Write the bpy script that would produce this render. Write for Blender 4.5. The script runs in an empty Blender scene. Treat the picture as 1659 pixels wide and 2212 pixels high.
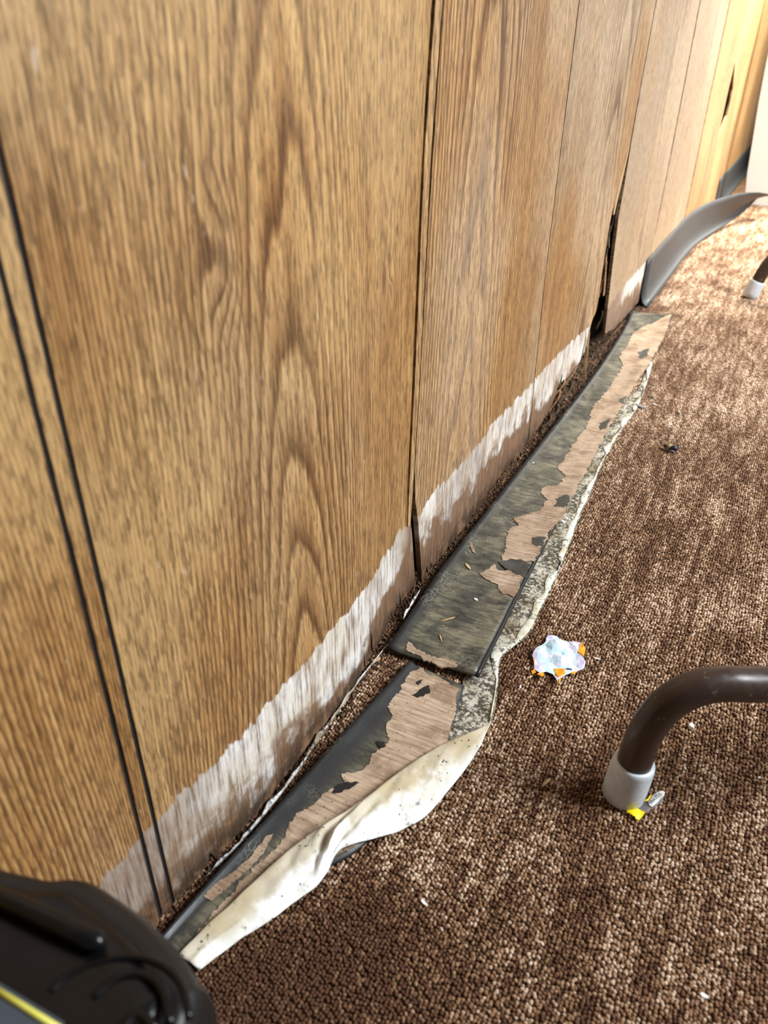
import bpy, bmesh, math, random
import numpy as np
from mathutils import Vector, Matrix, noise as mnoise
from mathutils.geometry import delaunay_2d_cdt

rnd = random.Random(7)
SC = bpy.context.scene
COL = SC.collection

# ------------------------------------------------------------------ camera
FPX, CX, CY = 1661.0, 829.5, 1106.0            # focal length and centre for 1659 x 2212
_d = Vector((-40, 2662, FPX)).normalized()      # straight down, in camera axes (x right, y down, z forward)
_w = Vector((998.5, -1022, FPX)); _w = (_w - _d * _w.dot(_d)).normalized()   # along the wall
_up = -_d
_x = _w.cross(_up)
ROT = Matrix((_x, _w, _up))                     # camera axes -> world
CAM = Vector((0.2599, 0.0, 0.5051))

cam_data = bpy.data.cameras.new('camera')
cam = bpy.data.objects.new('camera', cam_data)
COL.objects.link(cam)
SC.camera = cam
cam_data.sensor_fit = 'HORIZONTAL'
cam_data.sensor_width = 36.0
cam_data.lens = 36.0 * FPX / 1659.0
cam_data.clip_start = 0.01
cam_data.dof.use_dof = True
cam_data.dof.focus_distance = 0.80
cam_data.dof.aperture_fstop = 11.0
m3 = ROT @ Matrix(((1, 0, 0), (0, -1, 0), (0, 0, -1)))
cam.matrix_world = Matrix.Translation(CAM) @ m3.to_4x4()

# ------------------------------------------------------------------ light
world = bpy.data.worlds.new('world')
SC.world = world
world.use_nodes = True
bg = world.node_tree.nodes['Background']
bg.inputs[0].default_value = (0.82, 0.90, 1.0, 1)
bg.inputs[1].default_value = 0.065


def area(name, loc, target, sx, sy, power, color):
    l = bpy.data.lights.new(name, 'AREA')
    l.shape = 'RECTANGLE'; l.size = sx; l.size_y = sy
    l.energy = power; l.color = color
    o = bpy.data.objects.new(name, l)
    COL.objects.link(o)
    o.location = loc
    o.rotation_euler = (Vector(target) - Vector(loc)).to_track_quat('-Z', 'Y').to_euler()
    return o


area('window_light_side', (2.1, 1.25, 1.85), (0.0, 0.85, 0.25), 0.85, 0.95, 104, (0.94, 0.975, 1.0))
area('window_light_end', (0.75, 3.30, 1.9), (0.12, 2.70, 0.0), 0.7, 0.6, 44, (1.0, 0.93, 0.80)).data.spread = math.radians(75)

SC.view_settings.view_transform = 'Standard'
SC.view_settings.look = 'None'
SC.view_settings.gamma = 1.0
SC.view_settings.use_curve_mapping = False
SC.view_settings.exposure = 0.55


# ------------------------------------------------------------------ geometry helpers
def ray(u, v):
    return ROT @ Vector((u - CX, v - CY, FPX))


def W(u, v, x0=0.0):                            # point on a plane parallel to the wall
    r = ray(u, v); return CAM + r * ((x0 - CAM.x) / r.x)


def F(u, v, z0=0.003):                          # point on a level plane
    r = ray(u, v); return CAM + r * ((z0 - CAM.z) / r.z)


def V(u, v, p, az):                             # point on a vertical plane through p
    n = Vector((-math.sin(az), math.cos(az), 0)); r = ray(u, v)
    return CAM + r * ((Vector(p) - CAM).dot(n) / r.dot(n))


def sm(a, b, x):
    t = min(1, max(0, (x - a) / (b - a))); return t * t * (3 - 2 * t)


def nz(x, y, s=1.0, k=0.0):
    return mnoise.noise(Vector((x * s + k, y * s - k * 1.7, k * 0.37)))


def link(name, me, mat, parent=None):
    o = bpy.data.objects.new(name, me)
    COL.objects.link(o)
    if mat is not None:
        me.materials.append(mat)
    if parent is not None:
        o.parent = parent
    return o


def raw(name, verts, faces, mat, parent=None, smooth=False, uvs=None):
    me = bpy.data.meshes.new(name)
    me.from_pydata([tuple(v) for v in verts], [], faces)
    if uvs is not None:
        lay = me.uv_layers.new(name='UVMap')
        for lp in me.loops:
            lay.data[lp.index].uv = uvs[lp.vertex_index]
    me.validate(); me.update()
    bm = bmesh.new(); bm.from_mesh(me); bmesh.ops.recalc_face_normals(bm, faces=bm.faces); bm.to_mesh(me); bm.free()
    if smooth:
        for p in me.polygons: p.use_smooth = True
    return link(name, me, mat, parent)


def empty(name, loc):
    o = bpy.data.objects.new(name, None)
    o.empty_display_size = 0.02
    COL.objects.link(o); o.location = loc
    bpy.context.view_layer.update()
    return o


def tag(o, label=None, cat=None, group=None, kind=None):
    if label: o['label'] = label
    if cat: o['category'] = cat
    if group: o['group'] = group
    if kind: o['kind'] = kind
    return o


def adopt(root, *parts):                        # parts are modelled in world space
    for p in parts:
        p.parent = root
        p.matrix_parent_inverse = Matrix.Translation(-root.location)


def jag(pts, step, amp, seed=0, closed=True):
    """subdivide an outline and roughen it"""
    r = random.Random(seed); out = []
    n = len(pts)
    for i in range(n if closed else n - 1):
        a = Vector(pts[i][:2]); b = Vector(pts[(i + 1) % n][:2])
        L = (b - a).length; k = max(1, int(L / step))
        nn = Vector((-(b - a).y, (b - a).x)).normalized() if L > 0 else Vector((0, 0))
        for j in range(k):
            p = a.lerp(b, j / k)
            if j > 0 or amp: p = p + nn * r.uniform(-amp, amp) + (b - a).normalized() * r.uniform(-.25, .25) * (L / k if j else 0)
            out.append(p)
    if not closed: out.append(Vector(pts[-1][:2]))
    return out


def sheet(name, outline, hfun, thick, mat, parent=None, step=0.006, smooth=False, bottom=None):
    """a thin sheet with the given outline over a height function; real thickness"""
    pts = [Vector(p[:2]) for p in outline]
    n = len(pts)
    xs = [p.x for p in pts]; ys = [p.y for p in pts]
    r = random.Random(n)

    def inside(x, y):
        c = False; j = n - 1
        for i in range(n):
            if (ys[i] > y) != (ys[j] > y) and x < (xs[j] - xs[i]) * (y - ys[i]) / (ys[j] - ys[i]) + xs[i]: c = not c
            j = i
        return c
    inner = []
    y = min(ys) + step / 2
    while y < max(ys):
        x = min(xs) + step / 2
        while x < max(xs):
            px, py = x + r.uniform(-.3, .3) * step, y + r.uniform(-.3, .3) * step
            if inside(px, py): inner.append(Vector((px, py)))
            x += step
        y += step
    vs, es, fs, *_ = delaunay_2d_cdt(pts + inner, [], [list(range(n))], 1, 1e-6)
    top = [(v.x, v.y, hfun(v.x, v.y)) for v in vs]
    bot = [(v[0], v[1], v[2] - thick) for v in top]
    N = len(top)
    cnt = {}
    for f in fs:
        for i in range(len(f)):
            e = (f[i], f[(i + 1) % len(f)])
            cnt[e] = 1
    faces = [tuple(f) for f in fs] + [tuple(i + N for i in reversed(f)) for f in fs]
    for (a, b) in cnt:
        if (b, a) not in cnt: faces.append((b, a, a + N, b + N))
    return raw(name, top + bot, faces, mat, parent, smooth)


def ribbon(name, rows, thick_vec, mat, parent=None, smooth=True):
    """rows of 3-D points (same count each); thick_vec(i,j)->offset for the back side"""
    n = len(rows); m = len(rows[0])
    top = [Vector(p) for r_ in rows for p in r_]
    uvs = [(j / (m - 1), i / (n - 1)) for i in range(n) for j in range(m)]
    back = [top[i * m + j] + Vector(thick_vec(i, j)) for i in range(n) for j in range(m)]
    N = n * m; fc = []
    for i in range(n - 1):
        for j in range(m - 1):
            a = i * m + j
            fc.append((a, a + 1, a + m + 1, a + m)); fc.append((a + N, a + m + N, a + m + 1 + N, a + 1 + N))
    for i in range(n - 1):
        for j in (0, m - 1):
            a = i * m + j; fc.append((a, a + m, a + m + N, a + N))
    for j in range(m - 1):
        for i in (0, n - 1):
            a = i * m + j; fc.append((a, a + 1, a + 1 + N, a + N))
    return raw(name, top + back, fc, mat, parent, smooth, uvs + uvs)


def sweep(name, path, rad, mat, parent=None, seg=24, cap=True):
    pts = [Vector(p) for p in path]; n = len(pts)
    rads = rad if isinstance(rad, (list, tuple)) else [rad] * n
    t = [(pts[min(i + 1, n - 1)] - pts[max(i - 1, 0)]).normalized() for i in range(n)]
    ref = Vector((0, 0, 1)) if abs(t[0].z) < .9 else Vector((1, 0, 0))
    u = (ref - t[0] * ref.dot(t[0])).normalized()
    vs = []
    for i in range(n):
        u = (u - t[i] * u.dot(t[i])).normalized(); w = t[i].cross(u)
        for k in range(seg):
            a = 2 * math.pi * k / seg
            vs.append(pts[i] + (u * math.cos(a) + w * math.sin(a)) * rads[i])
    fc = []
    for i in range(n - 1):
        for k in range(seg):
            fc.append((i * seg + k, i * seg + (k + 1) % seg, (i + 1) * seg + (k + 1) % seg, (i + 1) * seg + k))
    if cap:
        fc.append(tuple(range(seg))); fc.append(tuple((n - 1) * seg + k for k in range(seg)))
    return raw(name, vs, fc, mat, parent, True)


def bez(pts, n):
    """Catmull-Rom through points"""
    P = [Vector(p) for p in pts]; P = [2 * P[0] - P[1]] + P + [2 * P[-1] - P[-2]]
    out = []
    for i in range(1, len(P) - 2):
        for k in range(n):
            t = k / n; a, b, c, d = P[i - 1], P[i], P[i + 1], P[i + 2]
            out.append(.5 * ((2 * b) + (c - a) * t + (2 * a - 5 * b + 4 * c - d) * t * t + (3 * b - a - 3 * c + d) * t ** 3))
    out.append(P[-2]); return out


def chip(name, c, size, rz, mat, seed, tilt=0.0):
    """an angular flake: irregular polygon with thickness"""
    r = random.Random(seed); k = r.randint(5, 7)
    sx, sy, sz = size
    ring = [(math.cos(2 * math.pi * i / k + r.uniform(-.25, .25)) * sx * r.uniform(.75, 1.1),
             math.sin(2 * math.pi * i / k + r.uniform(-.25, .25)) * sy * r.uniform(.75, 1.1)) for i in range(k)]
    R = Matrix.Rotation(rz, 3, 'Z') @ Matrix.Rotation(tilt, 3, 'Y')
    vs = [R @ Vector((x, y, 0)) for x, y in ring] + [R @ Vector((x * .85, y * .85, sz + r.uniform(-.2, .2) * sz)) for x, y in ring]
    lo = min(v.z for v in vs)
    vs = [v + Vector(c) - Vector((0, 0, lo)) for v in vs]
    fc = [tuple(range(k)), tuple(range(k, 2 * k))] + [(i, (i + 1) % k, (i + 1) % k + k, i + k) for i in range(k)]
    return raw(name, vs, fc, mat)


# ------------------------------------------------------------------ material helpers
class NT:
    def __init__(s, name):
        s.m = bpy.data.materials.new(name); s.m.use_nodes = True
        s.t = s.m.node_tree; s.n = s.t.nodes; s.l = s.t.links
        s.b = s.n['Principled BSDF']

    def set(s, node, i, v):
        if v is None: return
        if isinstance(v, bpy.types.NodeSocket): s.l.new(v, node.inputs[i])
        else:
            inp = node.inputs[i]
            if inp.type == 'RGBA' and len(v) == 3: v = tuple(v) + (1,)
            inp.default_value = v

    def math(s, op, a, b=None, c=None, clamp=False):
        n = s.n.new('ShaderNodeMath'); n.operation = op; n.use_clamp = clamp
        for i, v in enumerate((a, b, c)): s.set(n, i, v)
        return n.outputs[0]

    def obj(s):
        return s.n.new('ShaderNodeTexCoord').outputs['Object']

    def geo(s):
        return s.n.new('ShaderNodeNewGeometry').outputs['Position']

    def uv(s):
        return s.n.new('ShaderNodeTexCoord').outputs['UV']

    def sep(s, v):
        n = s.n.new('ShaderNodeSeparateXYZ'); s.l.new(v, n.inputs[0]); return n.outputs

    def comb(s, x, y, z):
        n = s.n.new('ShaderNodeCombineXYZ')
        for i, v in enumerate((x, y, z)): s.set(n, i, v)
        return n.outputs[0]

    def scale(s, v, sc, off=(0, 0, 0)):
        n = s.n.new('ShaderNodeMapping'); s.l.new(v, n.inputs[0])
        n.inputs['Scale'].default_value = sc; n.inputs['Location'].default_value = off
        return n.outputs[0]

    def noise(s, v, scale=1.0, det=2.0, rough=.5, dist=0.0):
        n = s.n.new('ShaderNodeTexNoise'); s.l.new(v, n.inputs['Vector'])
        n.inputs['Scale'].default_value = scale; n.inputs['Detail'].default_value = det
        n.inputs['Roughness'].default_value = rough; n.inputs['Distortion'].default_value = dist
        return n.outputs[0]

    def vor(s, v, scale=1.0, feat='F1', out='Distance'):
        n = s.n.new('ShaderNodeTexVoronoi'); n.feature = feat; s.l.new(v, n.inputs['Vector'])
        n.inputs['Scale'].default_value = scale
        return n.outputs[out]

    def mr(s, v, a, b, c=0.0, d=1.0, smooth=True):
        n = s.n.new('ShaderNodeMapRange'); n.interpolation_type = 'SMOOTHSTEP' if smooth else 'LINEAR'
        for i, x in enumerate((v, a, b, c, d)): s.set(n, i, x)
        return n.outputs[0]

    def ramp(s, f, stops, interp='LINEAR'):
        n = s.n.new('ShaderNodeValToRGB'); e = n.color_ramp.elements; n.color_ramp.interpolation = interp
        while len(e) < len(stops): e.new(0.5)
        for el, (p, c) in zip(e, stops):
            el.position = p
            el.color = (c, c, c, 1) if not isinstance(c, (tuple, list)) else tuple(c) + (1,)
        s.set(n, 0, f); return n.outputs[0]

    def mix(s, f, a, b, mode='MIX'):
        n = s.n.new('ShaderNodeMix'); n.data_type = 'RGBA'; n.blend_type = mode
        s.set(n, 0, f); s.set(n, 6, a); s.set(n, 7, b); return n.outputs[2]

    def bump(s, h, strength=.3, dist=.001):
        n = s.n.new('ShaderNodeBump'); s.set(n, 'Height', h)
        n.inputs['Strength'].default_value = strength; n.inputs['Distance'].default_value = dist
        s.l.new(n.outputs[0], s.b.inputs['Normal'])

    def out(s, col=None, rough=None, metal=None, spec=None, **kw):
        s.set(s.b, 'Base Color', col); s.set(s.b, 'Roughness', rough); s.set(s.b, 'Metallic', metal)
        s.set(s.b, 'Specular IOR Level', spec)
        for k, v in kw.items(): s.set(s.b, k.replace('_', ' '), v)
        return s.m


def plain(name, col, rough=.6, var=.25, scale=300, metal=0.0, spec=.5, bump=0.0):
    t = NT(name); n = t.noise(t.obj(), scale, 3, .6)
    c2 = tuple(max(0, c * (1 - var)) for c in col); c3 = tuple(min(1, c * (1 + var)) for c in col)
    c = t.ramp(n, [(.3, c2), (.7, c3)])
    if bump: t.bump(n, bump, .0006)
    return t.out(c, rough, metal, spec)


# band on the panels where the baseboard was glued: height of its upper and lower edge and its strength, along the wall
BAND = [(0.00, .080, .03, .25), (.20, .090, .022, .28), (.23, .094, .025, .55), (.27, .096, .03, .95), (.33, .097, .028, 1.0),
        (.40, .097, .02, 1.0), (.45, .098, .02, .95), (.49, .097, .04, .8), (.53, .099, .055, .85), (.556, .103, .058, .55),
        (.575, .103, .06, .15), (.595, .100, .062, .85), (.63, .110, .06, .95), (.66, .104, .054, .7), (.70, .103, .05, .62),
        (.77, .106, .052, .55), (.81, .114, .055, .95), (.87, .109, .058, .85), (.94, .107, .06, .9), (1.02, .110, .05, .75),
        (1.14, .107, .042, .9), (1.28, .098, .045, .8), (1.38, .085, .05, .0), (1.49, .100, .058, .15), (1.56, .101, .055, .9), (1.79, .098, .05, .9)]


def wood(name, yc, a, b, seed, warm=.5, drift=0.0, band=True, pale=0.0, knots=()):
    t = NT(name); p = t.geo(); X, Y, Z = t.sep(p)[:3]
    flat = t.comb(seed * 3.1, Y, Z)
    n1 = t.noise(t.scale(flat, (1, 7, 1.7)), 1, 2, .5)
    n2 = t.noise(t.scale(flat, (1, 26, 4.5)), 1, 3, .55)
    dy = t.math('SUBTRACT', Y, yc)
    dyw = t.math('ADD', dy, t.math('MULTIPLY', t.math('SUBTRACT', n1, .5), .05))
    g = t.math('MULTIPLY', t.math('MULTIPLY', dyw, dyw), a)
    g = t.math('ADD', g, t.math('MULTIPLY', Z, b))
    g = t.math('ADD', g, t.math('MULTIPLY', n2, 1.7))
    g = t.math('ADD', g, t.math('MULTIPLY', n1, 3.0))
    kmask = None
    for (ky, kz, kr) in knots:
        e_ = t.math('ADD', t.math('POWER', t.math('DIVIDE', t.math('SUBTRACT', Y, ky), kr), 2.0), t.math('POWER', t.math('DIVIDE', t.math('SUBTRACT', Z, kz), kr * 2.2), 2.0))
        e_ = t.math('SQRT', t.math('ADD', e_, t.math('MULTIPLY', n2, .6)))
        g = t.math('ADD', g, t.mr(e_, 5.0, .3, 0, 2.2))
        k_ = t.mr(e_, 1.5, .6)
        kmask = k_ if kmask is None else t.math('MAXIMUM', kmask, k_)
    fr = t.math('FRACT', g)
    wave = t.ramp(fr, [(0, .0), (.10, .22), (.28, .62), (.6, .85), (.86, .92), (1, .0)])
    streak = t.noise(t.scale(flat, (1, 330, 11)), 1, 4, .62)
    streak2 = t.noise(t.scale(flat, (1, 60, 3.0)), 1, 2, .5)
    pore = t.noise(t.scale(flat, (1, 760, 75)), 1, 2, .6)
    porem = t.mr(pore, .40, .52, 0, 1)
    v = t.math('MULTIPLY_ADD', wave, .46, t.math('MULTIPLY', streak, .60))
    v = t.math('ADD', v, t.math('MULTIPLY', streak2, .26))
    v = t.math('SUBTRACT', v, .14)
    big = t.noise(t.scale(flat, (1, 5, 2.4)), 1, 2, .5)
    colA = t.ramp(v, [(.15, (.050, .017, .005)), (.40, (.165, .070, .020)), (.62, (.335, .172, .056)), (.90, (.60, .375, .155))])
    colB = t.ramp(v, [(.15, (.056, .029, .013)), (.40, (.160, .093, .045)), (.62, (.31, .205, .112)), (.90, (.54, .40, .245))])
    col = t.mix(t.mr(big, .3 + .3 * warm, .7 + .3 * warm), colA, colB)
    if pale: col = t.mix(pale, col, (.47, .38, .28) if warm < .5 else (.55, .38, .20))
    lite = t.noise(t.scale(flat, (1, 4.2, 2.6), (seed, seed * 2, 0)), 1, 2, .5)
    if drift: lite = t.math('ADD', lite, t.math('MULTIPLY', dy, drift))
    col = t.mix(t.mr(lite, .42, .62, 0, .36), col, (.66, .46, .215) if warm > .3 else (.58, .46, .32))
    col = t.mix(t.math('MULTIPLY', t.math('SUBTRACT', 1.0, porem), .58), col, (.042, .017, .006))
    if kmask is not None: col = t.mix(t.math('MULTIPLY', kmask, .6), col, (.06, .026, .012))
    blotch = t.noise(t.scale(flat, (1, 22, 14)), 1, 4, .65)
    col = t.mix(t.mr(blotch, .60, .78, 0, .45), col, (.10, .055, .032))
    # scuffs
    scuff = t.noise(t.scale(flat, (1, 160, 60)), 1, 2, .5)
    col = t.mix(t.mr(scuff, .72, .78, 0, .35), col, (.62, .52, .44))
    rough = t.mr(streak, .3, .7, .34, .5)
    if band:
        yr = t.math('DIVIDE', Y, 1.8)
        top = t.math('MULTIPLY', t.ramp(yr, [(q[0] / 1.8, q[1] * 5) for q in BAND]), .2)
        low = t.math('MULTIPLY', t.ramp(yr, [(q[0] / 1.8, q[2] * 5) for q in BAND]), .2)
        st = t.ramp(yr, [(q[0] / 1.8, q[3]) for q in BAND])
        e1 = t.noise(t.scale(flat, (1, 75, 24)), 1, 5, .7)
        e2 = t.noise(t.scale(flat, (1, 420, 26)), 1, 3, .6)
        e3 = t.noise(t.scale(flat, (1, 30, 30)), 1, 4, .6)
        edge = t.math('MULTIPLY_ADD', t.math('SUBTRACT', e1, .5), .030, top)
        m_top = t.mr(t.math('SUBTRACT', edge, Z), 0.0, .0025)
        ledge = t.math('MULTIPLY_ADD', t.math('SUBTRACT', e3, .5), .11, t.math('ADD', low, .006))
        m_low = t.mr(t.math('SUBTRACT', Z, ledge), -.010, .014)
        # bare, stained wood where the finish came away with the glue
        bare = t.ramp(t.math('MULTIPLY_ADD', e2, .6, t.math('MULTIPLY', e3, .4)), [(.3, (.055, .028, .016)), (.55, (.155, .085, .052)), (.75, (.28, .18, .125))])
        col = t.mix(t.math('MULTIPLY', m_top, .80), col, bare)
        wh = t.math('MULTIPLY', t.math('MULTIPLY', m_top, m_low), st)
        wh = t.math('MULTIPLY', wh, t.mr(t.math('MULTIPLY_ADD', e2, .55, t.math('MULTIPLY', e1, .45)), .36, .56, .12, 1.0))
        whc = t.mix(t.mr(e3, .35, .65), (.76, .74, .71), (.60, .54, .45))
        col = t.mix(wh, col, whc)
        # mould stains along the foot, in patches
        ms = t.noise(t.scale(flat, (1, 45, 34)), 1, 5, .7)
        mold = t.math('MULTIPLY', t.mr(ms, .38, .54), t.mr(Z, .046, .008))
        col = t.mix(t.math('MULTIPLY', mold, .8), col, (.022, .014, .010))
        rough = t.math('ADD', rough, t.math('MULTIPLY', m_top, .12))
    h = t.math('ADD', t.math('MULTIPLY', porem, .7), t.math('MULTIPLY', streak, .8))
    t.bump(h, .35, .0006)
    return t.out(col, rough, spec=.5)


M = {}
M['cavity'] = plain('dark_cavity', (.018, .011, .007), .9, .5, 60)
M['groove'] = plain('groove_black', (.006, .004, .003), .8, .3, 60)
M['splinter'] = plain('torn_wood', (.22, .12, .055), .85, .6, 220, bump=.5)
M['raw_edge'] = plain('raw_veneer_edge', (.36, .225, .105), .7, .12, 60)
M['rot'] = plain('rotten_wood', (.060, .036, .018), .95, .7, 400, bump=.6)
M['grey_vinyl'] = plain('grey_vinyl', (.036, .042, .047), .52, .10, 40)
M['white_paint'] = plain('white_paint', (.86, .86, .84), .5, .02, 10)
M['white_flake'] = plain('white_flake', (.78, .78, .76), .6, .1, 300)
M['tan_chip'] = plain('tan_wood_chip', (.50, .33, .17), .8, .2, 600)
M['grey_chip'] = plain('grey_chip', (.16, .16, .165), .7, .3, 400)
M['dark_chip'] = plain('dark_chip', (.035, .025, .02), .9, .4, 400)
M['black_plastic'] = plain('black_plastic', (.0035, .0035, .004), .28, .2, 60, spec=.3)
M['black_matte'] = plain('black_rubber', (.004, .004, .0045), .45, .2, 60)
M['panel_blue'] = plain('dark_label', (.05, .065, .085), .25, .1, 60)
M['yellow_line'] = plain('yellow_line', (.62, .58, .10), .45, .08, 60)
M['cap_grey'] = plain('grey_plastic', (.56, .61, .66), .40, .10, 160)
M['orange'] = plain('orange_print', (.95, .34, .01), .4, .06, 200)
M['yellow'] = plain('yellow_print', (.95, .74, .01), .4, .05, 200)
M['ink'] = plain('dark_blue_ink', (.012, .014, .05), .5, .1, 200)
M['bee_wing'] = plain('smoky_wing', (.10, .09, .10), .25, .3, 900)

# brown enamel tube with scuffs
t = NT('brown_tube'); o = t.geo()
n = t.noise(o, 90, 4, .65); s = t.noise(t.scale(o, (500, 500, 60)), 1, 2, .5)
c = t.mix(t.mr(t.math('MULTIPLY', n, s), .36, .42, 0, .6), (.042, .025, .018), (.20, .16, .13))
M['tube'] = t.out(c, t.mr(n, .3, .7, .28, .45))


# ------------------------------------------------------------------ floor and carpet
def fnoise2(x, y, sx, sy, seed):
    """vectorised value noise"""
    x = x * sx + seed * 13.7; y = y * sy + seed * 7.3
    xi = np.floor(x).astype(np.int64); yi = np.floor(y).astype(np.int64); fx = x - xi; fy = y - yi
    fx = fx * fx * (3 - 2 * fx); fy = fy * fy * (3 - 2 * fy)

    def h(a, b):
        v = np.sin(a * 127.1 + b * 311.7 + seed * 74.7) * 43758.5453
        return v - np.floor(v)
    return (h(xi, yi) * (1 - fx) + h(xi + 1, yi) * fx) * (1 - fy) + (h(xi, yi + 1) * (1 - fx) + h(xi + 1, yi + 1) * fx) * fy


t = NT('carpet_backing'); p = t.geo()
r1 = t.noise(t.scale(p, (260, 70, 1)), 1, 2, .5); r2 = t.noise(p, 330, 2, .6); r3 = t.noise(p, 6, 3, .6)
v = t.math('ADD', t.math('MULTIPLY', r1, .4), t.math('ADD', t.math('MULTIPLY', r2, .5), t.math('MULTIPLY', r3, .2)))
c = t.ramp(v, [(.35, (.020, .009, .004)), (.55, (.085, .046, .024)), (.72, (.20, .135, .085))])
t.bump(r2, .6, .002)
M['carpet'] = t.out(c, .95, spec=.1)

fl = raw('floor', [(x, y, z) for z in (-.02, 0.0) for (x, y) in ((-.1, -1.0), (2.4, -1.0), (2.4, 4.6), (-.1, 4.6))],
         [(0, 1, 2, 3), (4, 5, 6, 7), (0, 1, 5, 4), (1, 2, 6, 5), (2, 3, 7, 6), (3, 0, 4, 7)], M['carpet'])
tag(fl, 'brown carpeted floor beside the panelled wall', kind='structure')

DX, DY = .0027, .0024
nx, ny = int(.50 / DX), int(3.45 / DY)
rs = np.random.RandomState(3)
gx, gy = np.meshgrid(np.arange(nx), np.arange(ny))
row = gx.ravel().astype(float)
px = (gx.ravel() + .5) * DX - .005 + rs.uniform(-.25, .25, nx * ny) * DX
py = (gy.ravel() + (gx.ravel() % 2) * .5) * DY - .25 + rs.uniform(-.35, .35, nx * ny) * DY
px = px + (fnoise2(px, py, 4, 9, 9) - .5) * .006
tone = .50 * rs.rand(nx * ny) + .34 * fnoise2(row, py, .5, 22, 1) + .22 * fnoise2(px, py, 14, 9, 2) + .12 * fnoise2(px, py, 60, 40, 5)
tone = (tone - .30) / .62
# trodden, soiled patches
soil_and_dark = np.clip((fnoise2(px, py, 9, 5, 4) - .62) * 4, 0, 1) * .35
for (u, v_, rr, st) in ((1405, 1100, .030, .5), (1350, 1060, .02, .35), (1360, 930, .04, .35), (1560, 1380, .05, .3), (1600, 1050, .05, .25)):
    q = F(u, v_); soil_and_dark = soil_and_dark + st * np.exp(-((px - q.x) ** 2 + (py - q.y) ** 2 * .5) / rr ** 2)
for (u, v_, rr, st) in ((620, 2120, .07, 1.0), (820, 1990, .05, .8), (520, 2200, .06, .9), (930, 2130, .06, .6)):   # darker pile beside the paper at the near left
    q = F(u, v_); soil_and_dark = soil_and_dark + st * np.exp(-((px - q.x) ** 2 + (py - q.y) ** 2) / rr ** 2)
soil_and_dark = soil_and_dark + 1.1 * np.clip((.034 - px) / .012, 0, 1) * (1 - np.clip((py - .36) / .06, 0, 1) * (1 - np.clip((py - .50) / .05, 0, 1)))  # pile also set darker along the foot of the wall
tone = np.clip(tone - .35 * soil_and_dark, 0, 1)[:, None]
dk = np.array([.075, .030, .012]); md = np.array([.25, .138, .070]); lt = np.array([.68, .53, .40])
colr = np.where(tone < .5, dk + (md - dk) * tone * 2, md + (lt - md) * (tone - .5) * 2)
me = bpy.data.meshes.new('carpet_pile')
me.vertices.add(nx * ny)
pz = .0010 + rs.uniform(-.0003, .0004, nx * ny)
me.vertices.foreach_set('co', np.stack([px, py, pz], 1).astype(np.float32).ravel())
at = me.attributes.new('tint', 'FLOAT_COLOR', 'POINT')
at.data.foreach_set('color', np.concatenate([colr, np.ones((nx * ny, 1))], 1).astype(np.float32).ravel())
at = me.attributes.new('loop_scale', 'FLOAT_VECTOR', 'POINT')
scl = np.stack([rs.uniform(.0011, .0015, nx * ny), rs.uniform(.0010, .0018, nx * ny), rs.uniform(.0011, .0016, nx * ny)], 1)
at.data.foreach_set('vector', scl.astype(np.float32).ravel())
at = me.attributes.new('loop_turn', 'FLOAT_VECTOR', 'POINT')
trn = np.stack([rs.uniform(-.5, .5, nx * ny), rs.uniform(-.5, .5, nx * ny), rs.uniform(0, 3.1, nx * ny)], 1)
at.data.foreach_set('vector', trn.astype(np.float32).ravel())
t = NT('carpet_loop')
an = t.n.new('ShaderNodeAttribute'); an.attribute_type = 'INSTANCER'; an.attribute_name = 'tint'
M['loop'] = t.out(an.outputs['Color'], .75, spec=.35)
pile = link('carpet_pile', me, M['loop'])
tag(pile, 'brown and tan looped pile of the worn carpet', 'carpet', kind='stuff')
ng = bpy.data.node_groups.new('carpet_loops', 'GeometryNodeTree')
ng.interface.new_socket('Geometry', in_out='INPUT', socket_type='NodeSocketGeometry')
ng.interface.new_socket('Geometry', in_out='OUTPUT', socket_type='NodeSocketGeometry')
gi = ng.nodes.new('NodeGroupInput'); go = ng.nodes.new('NodeGroupOutput')
ico = ng.nodes.new('GeometryNodeMeshIcoSphere'); ico.inputs['Subdivisions'].default_value = 2; ico.inputs['Radius'].default_value = 1
ss = ng.nodes.new('GeometryNodeSetShadeSmooth'); smt = ng.nodes.new('GeometryNodeSetMaterial'); smt.inputs['Material'].default_value = M['loop']
iop = ng.nodes.new('GeometryNodeInstanceOnPoints')


def named(nm):
    n_ = ng.nodes.new('GeometryNodeInputNamedAttribute'); n_.data_type = 'FLOAT_VECTOR'; n_.inputs['Name'].default_value = nm
    return n_.outputs['Attribute']


ng.links.new(ico.outputs['Mesh'], ss.inputs[0]); ng.links.new(ss.outputs[0], smt.inputs['Geometry'])
ng.links.new(gi.outputs[0], iop.inputs['Points']); ng.links.new(smt.outputs[0], iop.inputs['Instance'])
ng.links.new(named('loop_scale'), iop.inputs['Scale']); ng.links.new(named('loop_turn'), iop.inputs['Rotation'])
ng.links.new(iop.outputs[0], go.inputs[0])
md_ = pile.modifiers.new('loops', 'NODES'); md_.node_group = ng
PILE = .0026                                     # level of the top of the loops


# ------------------------------------------------------------------ panelled wall
def bow(y, z):                                   # the wet panels stand a little proud of the wall line
    return .0108 * sm(.17, .30, y) * (1 - sm(.43, .56, y)) * (1 - .55 * sm(.1, .7, z))


wl = raw('wall_left', [(x, y, z) for x in (-.10, -.034) for (y, z) in ((-1.0, -.02), (4.6, -.02), (4.6, 2.4), (-1.0, 2.4))],
         [(0, 1, 2, 3), (4, 5, 6, 7), (0, 1, 5, 4), (1, 2, 6, 5), (2, 3, 7, 6), (3, 0, 4, 7)], M['cavity'])
tag(wl, 'wood panelled wall, water damaged along its foot', kind='structure')

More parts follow.
